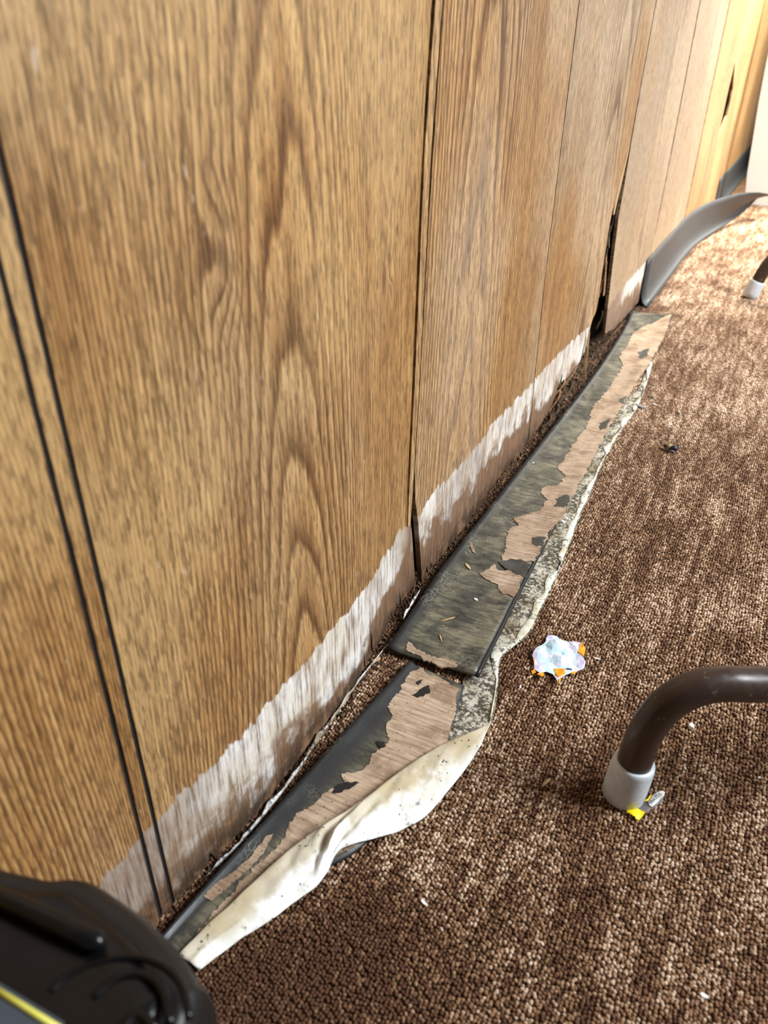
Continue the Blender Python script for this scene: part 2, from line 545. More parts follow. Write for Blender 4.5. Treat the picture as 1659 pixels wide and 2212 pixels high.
ZR = [0, .004, .008, .013, .02, .03, .04, .055, .07, .085, .10, .12, .15, .19, .24, .30, .37, .45, .55, .68, .85, 1.1, 1.5, 2.0, 2.4]


def interp(tab, x):
    if x <= tab[0][0]: return tab[0][1]
    for (a, va), (b, vb) in zip(tab, tab[1:]):
        if x <= b: return va + (vb - va) * (x - a) / (b - a)
    return tab[-1][1]


def panel(yl, yr, zb, notches, mat, xoff=lambda y, z: 0.0, th=.0055, ncol=70, seed=0):
    """yl, yr: edge tables z->y ; zb: foot table y->z ; notches: (y, half width, height)"""
    r = random.Random(seed)
    ts = [i / ncol for i in range(ncol + 1)]
    y0, y1 = interp(yl, 0), interp(yr, 0)
    for (ny_, hw, hh) in notches:
        for q in (-1.02, -1, -.5, 0, .5, 1, 1.02): ts.append((ny_ + q * hw - y0) / (y1 - y0))
    ts = sorted(q for q in ts if 0 <= q <= 1)
    rag = {q: r.uniform(-.0012, .0022) for q in ts}

    def foot(y, q):
        z = interp(zb, y) + rag[q]
        for (ny_, hw, hh) in notches:
            d_ = abs(y - ny_) / hw
            if d_ <= 1.0: z = max(z, hh * (1 - d_ ** 1.2) + z * d_)
        return max(.0005, z)
    fr_ = []; n = len(ts); m = len(ZR)
    for q in ts:
        f = foot(y0 + (y1 - y0) * q, q)
        for k, z in enumerate(ZR):
            zz = f + (2.4 - f) * (z / 2.4) if f < .012 else (f + z * (1 - f / .30) if z < .30 else z)
            y = interp(yl, zz) * (1 - q) + interp(yr, zz) * q
            fr_.append(Vector((bow(y, zz) + xoff(y, zz), y, zz)))
    N = n * m; vs = fr_ + [v - Vector((th, 0, 0)) for v in fr_]; fc = []
    for i in range(n - 1):
        for k in range(m - 1):
            a = i * m + k
            fc.append((a, a + m, a + m + 1, a + 1)); fc.append((a + N, a + 1 + N, a + m + 1 + N, a + m + N))
        for k in (0, m - 1):
            a = i * m + k; fc.append((a, a + m, a + m + N, a + N))
    for k in range(m - 1):
        for i in (0, n - 1):
            a = i * m + k; fc.append((a, a + 1, a + 1 + N, a + N))
    o_ = raw('wall_panel', vs, fc, mat, wl)
    return o_


def C_(y): return [(0, y)]


W0 = wood('oak_panel_a', -.02, 1000, 13, 1.3, .35)
W1 = wood('oak_panel_b', .372, 1250, 13, 2.7, .5, drift=-.75, knots=((.317, .408, .0045), (.516, .364, .003), (.506, .351, .004), (.530, .382, .0025)))
W2 = wood('oak_panel_c', .70, 700, 7, 4.1, .25)
WS = wood('oak_edge', .5, 700, 7, 14.1, .6, pale=.35, band=False)
W3 = wood('oak_panel_d', 1.22, 520, 6, 5.9, .0)
W4 = wood('oak_panel_e', 1.62, 480, 3, 7.7, -.2, pale=.35)
W5 = wood('oak_panel_f', 2.1, 480, 3, 8.9, -.2, pale=.5)
W6 = wood('oak_panel_g', 2.5, 480, 3, 9.9, .6, pale=.3, band=False)
W7 = wood('oak_panel_h', 3.0, 480, 3, 11.2, .9, pale=.2, band=False)

panel(C_(-.6), C_(.1930), C_(.003), [], W0, ncol=60, seed=1)
panel(C_(.1962), C_(.2040), C_(.003), [], W0, ncol=4, seed=2)
# second panel: right edge leans, foot rotten, two splits
panel(C_(.2072), [(0, .5965), (.06, .584), (.09, .579), (.12, .5665), (.14, .5655), (.26, .5690), (.43, .5712), (.55, .582), (2.4, .582)],
      [(.2, .003), (.24, .005), (.30, .003), (.44, .003), (.47, .006), (.50, .005), (.54, .010), (.565, .012), (.6, .010)],
      [(.2419, .0035, .016), (.4660, .0016, .030), (.4850, .0028, .045), (.538, .0012, .024), (.552, .0012, .022), (.5605, .0015, .030)], W1, ncol=150, seed=3)
# narrow raw-edged sliver standing in the joint
sl = ribbon('edge_sliver', [[Vector((.0012, interp([(.105, .5675), (.14, .5678), (.26, .5716), (.43, .5740), (.55, .5850), (2.4, .5850)], z), z)),
                             Vector((.0020, interp([(.105, .5715), (.14, .5740), (.26, .5798), (.43, .5840), (.55, .5955), (2.4, .596)], z), z))]
                            for z in (.100, .108, .118, .13, .14, .2, .26, .34, .43, .55, .8, 1.2, 2.4)], lambda i, j: (-.005, 0, 0), WS, wl, False)
# wedge between the two cracks under it
sl2 = ribbon('wood_wedge', [[Vector((-.003, a_, z)), Vector((-.003, b_, z))] for (z, a_, b_) in
                            ((.004, .6010, .6020), (.03, .5945, .5960), (.055, .5885, .5915), (.08, .5832, .5868), (.098, .5800, .5816))],
             lambda i, j: (-.004, 0, 0), M['splinter'], wl, False)
panel([(0, .6085), (.05, .5985), (.09, .5905), (.12, .5815), (.14, .5762), (.26, .5818), (.41, .5862), (.55, .5975), (2.4, .5975)],
      [(0, .9695), (.05, .9690), (.25, .9545), (.55, .9560), (2.4, .9560)],
      [(.6, .006), (.63, .009), (.66, .004), (.73, .004), (.78, .008), (.82, .010), (.86, .013), (.93, .010), (.97, .012)],
      [(.6220, .0030, .022), (.634, .0022, .018), (.90, .0015, .02)], W2, ncol=120, seed=4,
      xoff=lambda y, z: .002 * (1 - sm(.6, .66, y)))
panel([(0, .9745), (.05, .9725), (.25, .9570), (.55, .9590), (2.4, .9590)],
      [(0, 1.240), (.10, 1.262), (.118, 1.293), (.17, 1.2885), (.26, 1.294), (.31, 1.318), (.36, 1.356), (.40, 1.3600), (.55, 1.373), (2.4, 1.373)],
      [(.97, .012), (1.03, .014), (1.065, .018), (1.085, .028), (1.105, .050), (1.16, .040), (1.21, .044), (1.24, .058), (1.3, .062)],
      [(1.115, .006, .062), (1.225, .004, .085)], W3, ncol=110, seed=5, xoff=lambda y, z: .003 * sm(1.15, 1.3, y) * (1 - sm(.1, .35, z)))
# strip torn off beside the wide joint
ribbon('edge_sliver', [[Vector((-.0005, a_, z)), Vector((-.0005, b_, z))] for (z, a_, b_) in
                       ((.262, 1.318, 1.328), (.285, 1.316, 1.336), (.31, 1.326, 1.346), (.345, 1.348, 1.3575), (.40, 1.3606, 1.3612))], lambda i, j: (-.004, 0, 0), M['raw_edge'], wl, False)
panel([(0, 1.425), (.058, 1.4090), (.15, 1.384), (.25, 1.3625), (.31, 1.3665), (.40, 1.3650), (.55, 1.3790), (2.4, 1.379)],
      [(0, 1.7935), (.145, 1.7935), (.16, 1.7915), (.37, 1.795), (.55, 1.794), (2.4, 1.794)],
      [(1.4, .040), (1.45, .034), (1.5, .022), (1.6, .016), (1.72, .014), (1.8, .006)], [], W4, ncol=70, seed=6)
panel([(0, 1.7940), (.145, 1.7940), (.16, 1.8005), (.37, 1.8085), (.55, 1.806), (2.4, 1.806)], [(0, 2.2435), (2.4, 2.2435)], C_(.005), [], W5, ncol=40, seed=7)
panel(C_(2.2450), [(0, 2.660), (.12, 2.665), (.28, 2.634), (.295, 2.630), (.42, 2.6315), (.44, 2.640), (.6, 2.634), (2.4, 2.634)], C_(.012), [], W6, ncol=40, seed=8,
      xoff=lambda y, z: .0015)
panel([(0, 2.690), (.05, 2.686), (.12, 2.676), (.285, 2.647), (.296, 2.765), (.413, 2.760), (.425, 2.652), (.6, 2.641), (2.4, 2.641)], C_(4.5), C_(.008), [], W7, ncol=60, seed=9)

# dark painted bottoms of the grooves
for (y0_, y1_, xx) in ((.1926, .1966, -.0012), (.2036, .2076, -.0012)):
    ribbon('groove', [[Vector((bow(y0_, z) + xx, y0_, z)), Vector((bow(y1_, z) + xx, y1_, z))] for z in ZR], lambda i, j: (-.002, 0, 0), M['groove'], wl, False)
# torn fibres hanging in the wide joint
rf = random.Random(21)
for k in range(26):
    z0 = rf.uniform(.03, .26); L = rf.uniform(.03, .10); w_ = rf.uniform(.0012, .006)
    yl_ = interp([(0, 1.26), (.118, 1.30), (.26, 1.30), (.31, 1.33)], z0); yr_ = interp([(0, 1.42), (.058, 1.405), (.15, 1.38), (.25, 1.36)], z0)
    yy = rf.uniform(yl_, yr_); xx = rf.uniform(-.020, -.004)
    k1 = rf.uniform(-.014, .014)
    rows = []
    for q in range(5):
        f = q / 4
        rows.append([Vector((xx + .004 * math.sin(f * 3 + k), yy + k1 * f + rf.uniform(-.002, .002), z0 + L * f)),
                     Vector((xx + .004 * math.sin(f * 3 + k) + .001, yy + k1 * f + w_ * (1 - .7 * f) + .0008, z0 + L * f))])
    ribbon('splinter', rows, lambda i, j: (-.0012, 0, 0), M['splinter'] if k % 3 else M['rot'], wl, False)
for k, (yy, z0, L) in enumerate(((1.262, .004, .10), (1.268, .000, .085), (1.255, .012, .09), (1.236, .03, .07))):
    rows = [[Vector((.002 + .005 * f, yy + .006 * f * (k - 1), z0 + L * (1 - f))), Vector((.002 + .005 * f, yy + .006 * f * (k - 1) + .0022 * (1 - .6 * f), z0 + L * (1 - f)))] for f in (0, .25, .5, .75, 1)]
    ribbon('splinter', rows, lambda i, j: (-.0008, 0, 0), M['raw_edge'], wl, False)
# bent broken pieces at the foot, between the panel and the loose strip
for k, (ya, yb, za, zb_, xx) in enumerate(((1.075, 1.125, .008, .034, -.004), (1.06, 1.10, .003, .018, .002), (1.09, 1.16, .026, .040, -.006), (1.12, 1.20, .006, .018, -.002), (1.17, 1.24, .016, .040, -.008), (1.03, 1.07, .002, .012, .0))):
    rows = [[Vector((xx + .006 * math.sin(f * 3.1), ya + (yb - ya) * f, za + (zb_ - za) * math.sin(f * 1.5) + .003 * nz(f * 3, k))),
             Vector((xx + .004 + .006 * math.sin(f * 3.1), ya + (yb - ya) * f, za + .010 * (1 - f * .6) + (zb_ - za) * math.sin(f * 1.5)))] for f in [q / 7 for q in range(8)]]
    ribbon('splinter', rows, lambda i, j: (-.002, 0, 0), M['splinter'] if k % 2 == 0 else M['rot'], wl, False)

# ------------------------------------------------------------------ vinyl cove base still hanging on the far wall
CP = [(.0, .102), (.0, .085), (.0, .06), (.0, .035), (.0015, .022), (.005, .012), (.011, .006), (.018, .0035)]   # offset, height


def cove(name, path, prof, mat):
    rows = []
    for i, p in enumerate(path):
        a = Vector(path[max(i - 1, 0)][:2]); b = Vector(path[min(i + 1, len(path) - 1)][:2]); d_ = (b - a).normalized()
        nrm = Vector((d_.y, -d_.x))
        lift, lean = (p[2], p[3]) if len(p) > 2 else (0, 0)
        hs = p[4] if len(p) > 4 else 1.0
        rows.append([Vector((p[0] + nrm.x * (off + lean * z), p[1] + nrm.y * (off + lean * z), .0005 + z * hs + lift)) for (off, z) in prof])
    return ribbon(name, rows, lambda i, j: (-.0025, 0, -.0006 if j > 4 else 0), mat)


path = [(.004, 1.742 + .06 * k) for k in range(9)]
path += [(.0045, 2.28, .0, 0), (.007, 2.36, .0, .02), (.013, 2.44, .001, .05), (.023, 2.52, .003, .1), (.037, 2.60, .006, .18, .97),
         (.054, 2.68, .012, .28, .92), (.072, 2.755, .020, .40, .82), (.088, 2.82, .032, .5, .64), (.102, 2.88, .046, .6, .40), (.112, 2.93, .060, .7, .16)]
bb = cove('baseboard_left', path, CP, M['grey_vinyl'])
tag(bb, 'grey vinyl cove base peeling off the wall with its free end curling out', kind='structure')
bb2 = cove('baseboard_far', [(.004, 2.992), (.003, 3.05), (.003, 3.2), (.003, 3.5), (.003, 4.4)], CP, M['grey_vinyl'])
tag(bb2, 'grey vinyl cove base still fixed to the far stretch of wall', kind='structure')

# white panel at the far end
wp = ribbon('white_board', [[Vector((xl, 3.17, z)), Vector((.9, 3.17, z))] for (xl, z) in ((.0845, .003), (.070, .10), (.062, .20), (.052, .32), (.046, .44), (.036, .70))],
            lambda i, j: (0, .03, 0), M['white_paint'], None, False)
tag(wp, 'blank bright white board standing on the carpet at the far end of the wall', 'board')

# ------------------------------------------------------------------ loose vinyl strips lying face down
def vinyl_back(name, seed, glue_lo, glue_hi):
    t = NT(name); uv = t.uv(); U, V_, _ = t.sep(uv)[:3]; p = t.geo()
    a = t.noise(p, 26, 5, .65, .6); b_ = t.noise(t.scale(p, (60, 25, 1), (seed, 0, 0)), 1, 5, .7); f = t.noise(p, 700, 2, .6)
    sw = t.noise(t.scale(p, (40, 160, 1), (0, seed, 0)), 1, 3, .6, 1.2)
    base = t.mix(f, (.012, .013, .014), (.030, .033, .034))
    glue = t.ramp(t.math('MULTIPLY_ADD', a, .6, t.math('MULTIPLY', sw, .4)), [(.38, (.014, .015, .014)), (.50, (.070, .067, .047)), (.66, (.23, .20, .13))])
    across = t.math('MULTIPLY', t.mr(U, glue_lo[0], glue_lo[1]), t.mr(U, glue_hi[1], glue_hi[0]))
    gm = t.math('MULTIPLY', across, t.mr(t.math('MULTIPLY_ADD', b_, .6, t.math('MULTIPLY', a, .4)), .31, .50, .12, 1))
    c_ = t.mix(gm, base, glue)
    sp = t.mr(t.vor(p, 330), .10, .16, 1, 0); spm = t.mr(t.noise(p, 55, 2, .5), .5, .6)
    c_ = t.mix(t.math('MULTIPLY', t.math('MULTIPLY', sp, spm), .85), c_, (.012, .010, .008))
    crack = t.mr(t.vor(p, 210, 'DISTANCE_TO_EDGE'), .02, .06, 1, 0)
    cm = t.mr(t.noise(p, 22, 2, .5), .54, .64)
    c_ = t.mix(t.math('MULTIPLY', t.math('MULTIPLY', crack, cm), .6), c_, (.26, .24, .19))
    w8 = t.mr(t.vor(t.scale(p, (1, 1, 1), (3, 1, 0)), 90), .035, .05, 1, 0)
    c_ = t.mix(t.math('MULTIPLY', w8, .8), c_, (.75, .73, .68))
    t.bump(t.math('MULTIPLY_ADD', gm, .8, t.math('MULTIPLY', b_, .8)), .4, .0012)
    return t.out(c_, t.mr(a, .3, .7, .32, .55))


M['vinyl_far'] = vinyl_back('vinyl_back_far', 2.0, (.04, .20), (.94, .99))
M['vinyl_near'] = vinyl_back('vinyl_back_near', 5.0, (.16, .42), (.9, .99))


def veneer_mat(name, seed, along, tone=1.0):
    t = NT(name); p = t.geo()
    st = t.noise(t.scale(p, (30, 420, 1) if along == 'x' else (420, 30, 1), (seed, seed, 0)), 1, 3, .6)
    a = t.noise(p, 40, 4, .65); f = t.noise(p, 24, 4, .65)
    c_ = t.ramp(t.math('MULTIPLY_ADD', st, .65, t.math('MULTIPLY', a, .35)),
                [(.30, (.16 * tone, .10 * tone, .065 * tone)), (.48, (.37 * tone, .270 * tone, .185 * tone)), (.70, (.60 * tone, .46 * tone, .35 * tone))])
    c_ = t.mix(t.mr(f, .46, .62, 0, .7), c_, (.20 * tone, .125 * tone, .075 * tone))
    s1 = t.mr(t.vor(p, 260), .13, .20, 1, 0); m1 = t.mr(t.noise(p, 45, 3, .6), .43, .54)
    c_ = t.mix(t.math('MULTIPLY', t.math('MULTIPLY', s1, m1), .9), c_, (.018, .012, .008))
    t.bump(st, .5, .0008)
    return t.out(c_, .8, spec=.25)


M['glue_dark'] = plain('dark_glue', (.035, .037, .033), .5, .5, 120, bump=.3)
M['veneer_far'] = veneer_mat('torn_veneer_far', 1.0, 'x', .88)
M['veneer_near'] = veneer_mat('torn_veneer_near', 3.0, 'x')


def strip_rows(Lp, Rp, n, m, h):
    Lc = bez([(q[0], q[1], 0) for q in Lp], n); Rc = bez([(q[0], q[1], 0) for q in Rp], n)
    rows = []
    for a_, b_ in zip(Lc, Rc):
        rows.append([Vector((a_.x + (b_.x - a_.x) * j / (m - 1), a_.y + (b_.y - a_.y) * j / (m - 1), 0)) for j in range(m)])
    for r_ in rows:
        for j, p_ in enumerate(r_): p_.z = h(p_.x, p_.y, j / (m - 1))
    return rows


def edge_u(Lp, Rp, x, y):
    """fraction across the strip"""
    xl = interp([(q[1], q[0]) for q in Lp], y); xr = interp([(q[1], q[0]) for q in Rp], y)
    return (x - xl) / max(1e-4, xr - xl)


Z1 = .0085
FL = [F(838, 1400, Z1), F(905, 1300, Z1), F(960, 1222, Z1), F(1040, 1120, Z1), F(1120, 1018, Z1), F(1210, 905, Z1), F(1290, 800, Z1), F(1345, 715, Z1), F(1366, 672, Z1)]
FR = [F(1030, 1463, Z1), F(1085, 1352, Z1), F(1130, 1262, Z1), F(1196, 1138, Z1), F(1262, 1015, Z1), F(1330, 895, Z1), F(1390, 790, Z1), F(1432, 717, Z1), F(1452, 684, Z1)]


def h_far(x, y, u=None):
    if u is None: u = edge_u(FL, FR, x, y)
    return .0080 + .0022 * sm(.75, 1.0, u) + .003 * (1 - sm(0, .12, u)) + .0010 * nz(x * 14, y * 5, 1, 3) + .002 * (1 - sm(.50, .58, y)) * (.3 + .7 * u) + .006 * sm(1.45, 1.70, y) * (u * u)


far = empty('vinyl_base_strip', F(1150, 1100, PILE))
fb = ribbon('strip_body', strip_rows(FL, FR, 10, 16, h_far), lambda i, j: (0, 0, -.0032), M['vinyl_far'])
# lip along the outer edge
lip = sweep('outer_lip', [Vector((p_.x, p_.y, h_far(p_.x, p_.y, 1.0) - .0016)) for p_ in bez([(q.x, q.y, 0) for q in FR], 10)], .0022, M['black_matte'], seg=10)
vp = []
PATCH_FAR = [
    [(1428, 690), (1447, 685), (1440, 715), (1425, 745), (1400, 790), (1370, 835), (1340, 885), (1315, 925), (1285, 985), (1262, 1030), (1243, 1060), (1228, 1030), (1205, 1012), (1222, 985), (1236, 960), (1262, 930), (1275, 900), (1283, 875), (1310, 845), (1330, 815), (1345, 790), (1338, 770), (1356, 745), (1365, 722), (1390, 705), (1410, 700)],
    [(1226, 1022), (1250, 1055), (1228, 1085), (1212, 1120), (1188, 1150), (1170, 1185), (1155, 1215), (1130, 1215), (1105, 1205), (1083, 1210), (1092, 1188), (1092, 1160), (1100, 1142), (1118, 1135), (1108, 1118), (1130, 1110), (1162, 1105), (1180, 1080), (1166, 1060), (1180, 1050), (1205, 1048)],
    [(1066, 1218), (1075, 1232), (1105, 1228), (1130, 1250), (1120, 1272), (1108, 1292), (1085, 1283), (1075, 1262), (1050, 1252), (1038, 1240)],
    [(880, 1385), (905, 1400), (925, 1415), (960, 1425), (990, 1430), (985, 1440), (955, 1441), (930, 1432), (905, 1418), (880, 1402)],
    [(1017, 1168), (1024, 1182), (1028, 1196), (1020, 1190), (1014, 1176)],
]
for i, poly in enumerate(PATCH_FAR):
    ol = jag(jag([F(u, v_, Z1 + .001) for u, v_ in poly], .006, .0020 if i != 4 else .0004, i + 3), .0017, .0010 if i != 4 else .0003, i + 93)
    vp.append(sheet('torn_veneer', ol, lambda x, y: h_far(x, y) + .0009, .0016, M['veneer_far'], None, .007))
for i, poly in enumerate((((1200, 1078), (1226, 1070), (1232, 1085), (1218, 1098), (1196, 1092), (1206, 1086)), ((1150, 1162), (1178, 1162), (1172, 1180), (1158, 1182), (1148, 1172)), ((1075, 1212), (1122, 1208), (1146, 1222), (1134, 1248), (1112, 1240), (1092, 1226)),
                          ((1296, 915), (1318, 905), (1310, 925), (1296, 932)), ((1335, 868), (1352, 858), (1346, 874)), ((1378, 760), (1402, 752), (1398, 770), (1382, 774)))):
    ol = jag(jag([F(u, v_, Z1 + .0015) for u, v_ in poly], .0035, .0017, i + 53), .0014, .0008, i)
    vp.append(sheet('glue_scrap', ol, lambda x, y: h_far(x, y) + .0014, .0009, M['glue_dark'], None, .007))
adopt(far, fb, lip, *vp[:5])
for i, o_ in enumerate(vp[5:]): o_.parent = vp[1] if i in (0, 1, 2) else vp[0]
tag(far, 'far dark vinyl base strip lying face down with glue and torn veneer', 'vinyl strip')

Z2 = .007
NL = [F(330, 2050, Z2), F(385, 1985, Z2), F(470, 1888, Z2), F(560, 1790, Z2), F(640, 1700, Z2), F(722, 1608, Z2), F(800, 1525, Z2), F(862, 1455, Z2), F(884, 1430, Z2)]
NR = [F(395, 2090, Z2), F(450, 2035, Z2), F(560, 1955, Z2), F(650, 1895, Z2), F(768, 1836, Z2), F(855, 1742, Z2), F(925, 1650, Z2), F(978, 1560, Z2), F(1003, 1480, Z2)]


def h_near(x, y, u=None):
    if u is None: u = edge_u(NL, NR, x, y)
    return .0066 + .0030 * (1 - sm(0, .18, u)) + .0008 * nz(x * 14, y * 6, 1, 8)


near = empty('vinyl_base_strip', F(700, 1750, PILE))
nb = ribbon('strip_body', strip_rows(NL, NR, 8, 16, h_near), lambda i, j: (0, 0, -.0030), M['vinyl_near'])
vn = []
PATCH_NEAR = [
    [(893, 1446), (910, 1440), (930, 1455), (960, 1468), (992, 1487), (980, 1545), (966, 1600), (930, 1645), (860, 1728), (770, 1824), (660, 1880), (560, 1945), (450, 2022), (418, 2035), (425, 2010), (470, 1960), (520, 1905), (560, 1862), (600, 1822), (622, 1790), (640, 1757), (680, 1735), (700, 1715), (742, 1690), (738, 1668), (765, 1672), (795, 1650), (800, 1632), (842, 1600), (838, 1585), (832, 1566), (848, 1545), (838, 1525), (848, 1505), (866, 1492), (872, 1470)],
    [(440, 1935), (470, 1905), (505, 1880), (540, 1850), (575, 1805), (590, 1800), (570, 1840), (530, 1880), (490, 1915), (455, 1945)],
]
for i, poly in enumerate(PATCH_NEAR):
    ol = jag(jag([F(u, v_, Z2 + .001) for u, v_ in poly], .006, .0014 if i == 0 else .0004, i + 13), .0016, .0009 if i == 0 else .0004, i + 83)
    vn.append(sheet('torn_veneer', ol, lambda x, y: h_near(x, y) + .0008, .0014, M['veneer_near'], None, .007))
# dark scraps of glue left on the veneer
GL = [[(905, 1490), (925, 1478), (930, 1492), (918, 1500), (902, 1506), (888, 1500)], [(722, 1700), (745, 1688), (775, 1690), (760, 1700), (735, 1710), (715, 1712)],
      [(812, 1600), (830, 1602), (828, 1612), (815, 1612)], [(905, 1478), (898, 1470), (912, 1466)]]
for i, poly in enumerate(GL):
    ol = jag([F(u, v_, Z2 + .0015) for u, v_ in poly], .0016, .0010, i + 33)
    vn.append(sheet('glue_scrap', ol, lambda x, y: h_near(x, y) + .0013, .0008, M['black_matte'], None, .006))
adopt(near, nb, *vn[:2])
for o_ in vn[2:]: o_.parent = vn[0]
tag(near, 'near black vinyl strip with wide pale torn veneer, partly under the folded white paper', 'vinyl strip')


# ------------------------------------------------------------------ mouldy paper strip
def paper_mat(name, col, stain, mould, seed, fold=False):
    t = NT(name); p = t.geo(); b0_ = t.noise(p, 45, 4, .6)
    a = t.noise(t.scale(p, (1, 1, 1), (seed, 0, 0)), 28, 4, .6); b_ = t.noise(p, 70, 4, .65); f = t.noise(p, 240, 2, .6)
    uu_ = t.sep(t.uv())[0]
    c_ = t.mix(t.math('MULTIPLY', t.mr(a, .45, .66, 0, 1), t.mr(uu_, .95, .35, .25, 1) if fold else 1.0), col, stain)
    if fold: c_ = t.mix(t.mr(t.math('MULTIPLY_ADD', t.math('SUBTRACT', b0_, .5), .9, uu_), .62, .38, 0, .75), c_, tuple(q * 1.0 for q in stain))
    c_ = t.mix(t.mr(b_, .5, .7, 0, .35), c_, tuple(q * .72 for q in stain))
    if mould > 0:
        m1 = t.mr(t.noise(t.scale(p, (1, 1, 1), (0, seed, 0)), 55, 6, .75), .62 - .22 * mould, .72 - .16 * mould)
        m2 = t.mr(f, .38, .52)
        c_ = t.mix(t.math('MULTIPLY', t.math('MULTIPLY', m1, m2), .92), c_, (.028, .020, .011))
        s1 = t.mr(t.vor(p, 300), .22, .30, 1, 0); m3 = t.mr(b_, .58 - .20 * mould, .64 - .16 * mould)
        c_ = t.mix(t.math('MULTIPLY', t.math('MULTIPLY', s1, m3), .92), c_, (.020, .014, .009))
    t.bump(t.math('MULTIPLY_ADD', f, .4, b_), .35, .0012)
    return t.out(c_, .75, spec=.3)


M['paper_mould'] = paper_mat('mouldy_paper', (.50, .47, .39), (.28, .23, .14), 1.15, 1.5)
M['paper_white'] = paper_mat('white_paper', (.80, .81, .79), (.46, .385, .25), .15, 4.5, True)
M['paper_wall'] = paper_mat('wall_paper', (.55, .55, .54), (.26, .21, .15), .8, 7.5)

paper = empty('paper_strip', F(1060, 1570, PILE))
ZP = .0042
mo = [(1378, 842), (1400, 795), (1408, 772), (1411, 785), (1400, 822), (1378, 880), (1345, 925), (1312, 980), (1303, 1000), (1290, 1030), (1275, 1068), (1258, 1105), (1240, 1150), (1222, 1200), (1205, 1240), (1188, 1278), (1170, 1315), (1150, 1360), (1138, 1376), (1110, 1395), (1082, 1420), (1078, 1440), (1077, 1465), (1074, 1500), (1070, 1530), (1063, 1560), (1020, 1600), (950, 1630), (975, 1560), (998, 1480), (1010, 1440), (1050, 1370), (1100, 1270), (1170, 1140), (1240, 1010), (1310, 890)]
pm = sheet('mouldy_section', jag([F(u, v_, ZP) for u, v_ in mo], .006, .0004, 5), lambda x, y: .0036 + .0012 * abs(nz(x * 40, y * 14, 1, 2)), .0005, M['paper_mould'], None, .008)
# rolled-up pale edge of the paper
ed = [(1411, 783), (1400, 822), (1378, 880), (1345, 925), (1312, 980), (1292, 1025), (1275, 1068), (1257, 1105), (1240, 1150), (1222, 1200), (1205, 1240), (1188, 1278), (1168, 1318), (1148, 1360), (1120, 1390), (1083, 1420), (1078, 1465), (1073, 1505), (1063, 1560)]
ec = bez([F(u, v_, .005) + Vector((-.001, 0, 0)) for u, v_ in ed], 5)
rows = []
for i, p_ in enumerate(ec):
    k = .75 + .35 * nz(p_.y * 30, 0, 1, 4) + 0
    k = max(.15, .7 + 1.5 * nz(p_.y * 38, 0, 1, 4)); rows.append([Vector((p_.x - .0066 * k, p_.y + .001, .0049)), Vector((p_.x - .0040 * k, p_.y, .0051)), Vector((p_.x - .0016, p_.y, .0052)), Vector((p_.x - .0003, p_.y - .0003, .0047)), Vector((p_.x - .0006, p_.y, .0040))])
pe = ribbon('rolled_edge', rows, lambda i, j: (-.0004, 0, -.0004), paper_mat('paper_edge', (.66, .66, .58), (.50, .46, .33), .55, 2.2))
# folded-over white length in front
Ltop = [(385, 2062, .010), (440, 2005, .011), (500, 1950, .012), (560, 1893, .013), (620, 1840, .014), (672, 1800, .017), (708, 1775, .020), (748, 1750, .020), (800, 1715, .018), (850, 1676, .016), (900, 1640, .014), (955, 1606, .012), (1005, 1585, .010), (1050, 1566, .008), (1061, 1561, .007)]
Lbot = [(432, 2096, .004), (480, 2058, .004), (530, 2022, .004), (585, 1987, .004), (640, 1945, .005), (682, 1915, .006), (708, 1882, .008), (730, 1838, .012), (768, 1822, .012), (832, 1806, .006), (880, 1787, .005), (925, 1758, .004), (965, 1712, .004), (1010, 1655, .004), (1040, 1608, .004)]
A_ = bez([F(*q) for q in Ltop], 9); B_ = bez([F(*q) for q in Lbot], 9)
rows = []
mm = 21
for i, (a_, b_) in enumerate(zip(A_, B_)):
    f = i / (len(A_) - 1); r_ = []
    cr = math.exp(-((f - .46) / .14) ** 2)          # crumple in the middle
    wd = (b_ - a_).length
    for j in range(mm):
        q = j / (mm - 1); p_ = a_.lerp(b_, q)
        bulge = .30 * wd * math.sin(math.pi * min(1, q * 1.05)) ** .8 * (.35 + .45 * f * (1 - f) * 4 * .5)
        p_.z += bulge * .55
        p_.z += cr * (.0045 * math.sin(q * 9 + f * 34) + .0035 * nz(q * 5, f * 30, 1, 6)) * math.sin(math.pi * q)
        p_.z += .0012 * nz(q * 3, f * 22, 1, 9)
        p_.z += .0022 * (abs(nz(q * 3 + f * 8, f * 26, 1, 12)) - .2) * math.sin(math.pi * q) * sm(.1, .3, f) * (1 - sm(.72, .95, f))
        p_.z = max(p_.z, .0040)
        uu = edge_u(NL, NR, p_.x, p_.y)
        if -.05 < uu < 1.06: p_.z = max(p_.z, h_near(p_.x, p_.y, min(1, max(0, uu))) + .0022)
        elif uu < 1.2: p_.z = max(p_.z, .0095 - .035 * (uu - 1.06))
        r_.append(p_)
    rows.append(r_)
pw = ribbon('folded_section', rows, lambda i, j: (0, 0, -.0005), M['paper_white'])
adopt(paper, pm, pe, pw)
tag(paper, 'long mouldy paper strip beside the vinyl strips, its near end folded over white', 'paper strip')

# thin white paper edge along the foot of the wall
def wall_paper(pts, wd, seed, label):
    c_ = bez([F(u, v_, z) for u, v_, z in pts], 6); rows = []
    for i, p_ in enumerate(c_):
        w_ = wd * (.25 + 1.6 * abs(nz(p_.y * 55, 0, 1, seed))) * min(1, .15 + 4 * min(i, len(c_) - 1 - i) / len(c_))
        rows.append([p_ + Vector((-.5 * w_, 0, .7 * w_)), p_ + Vector((-.2 * w_, 0, .30 * w_)), p_])
    o_ = ribbon('paper_scrap', rows, lambda i, j: (-.0005, 0, -.0004), M['paper_wall'])
    lo = min((v.co.z for v in o_.data.vertices))
    return tag(o_, label, 'paper scrap', 'white paper scraps along the wall foot')


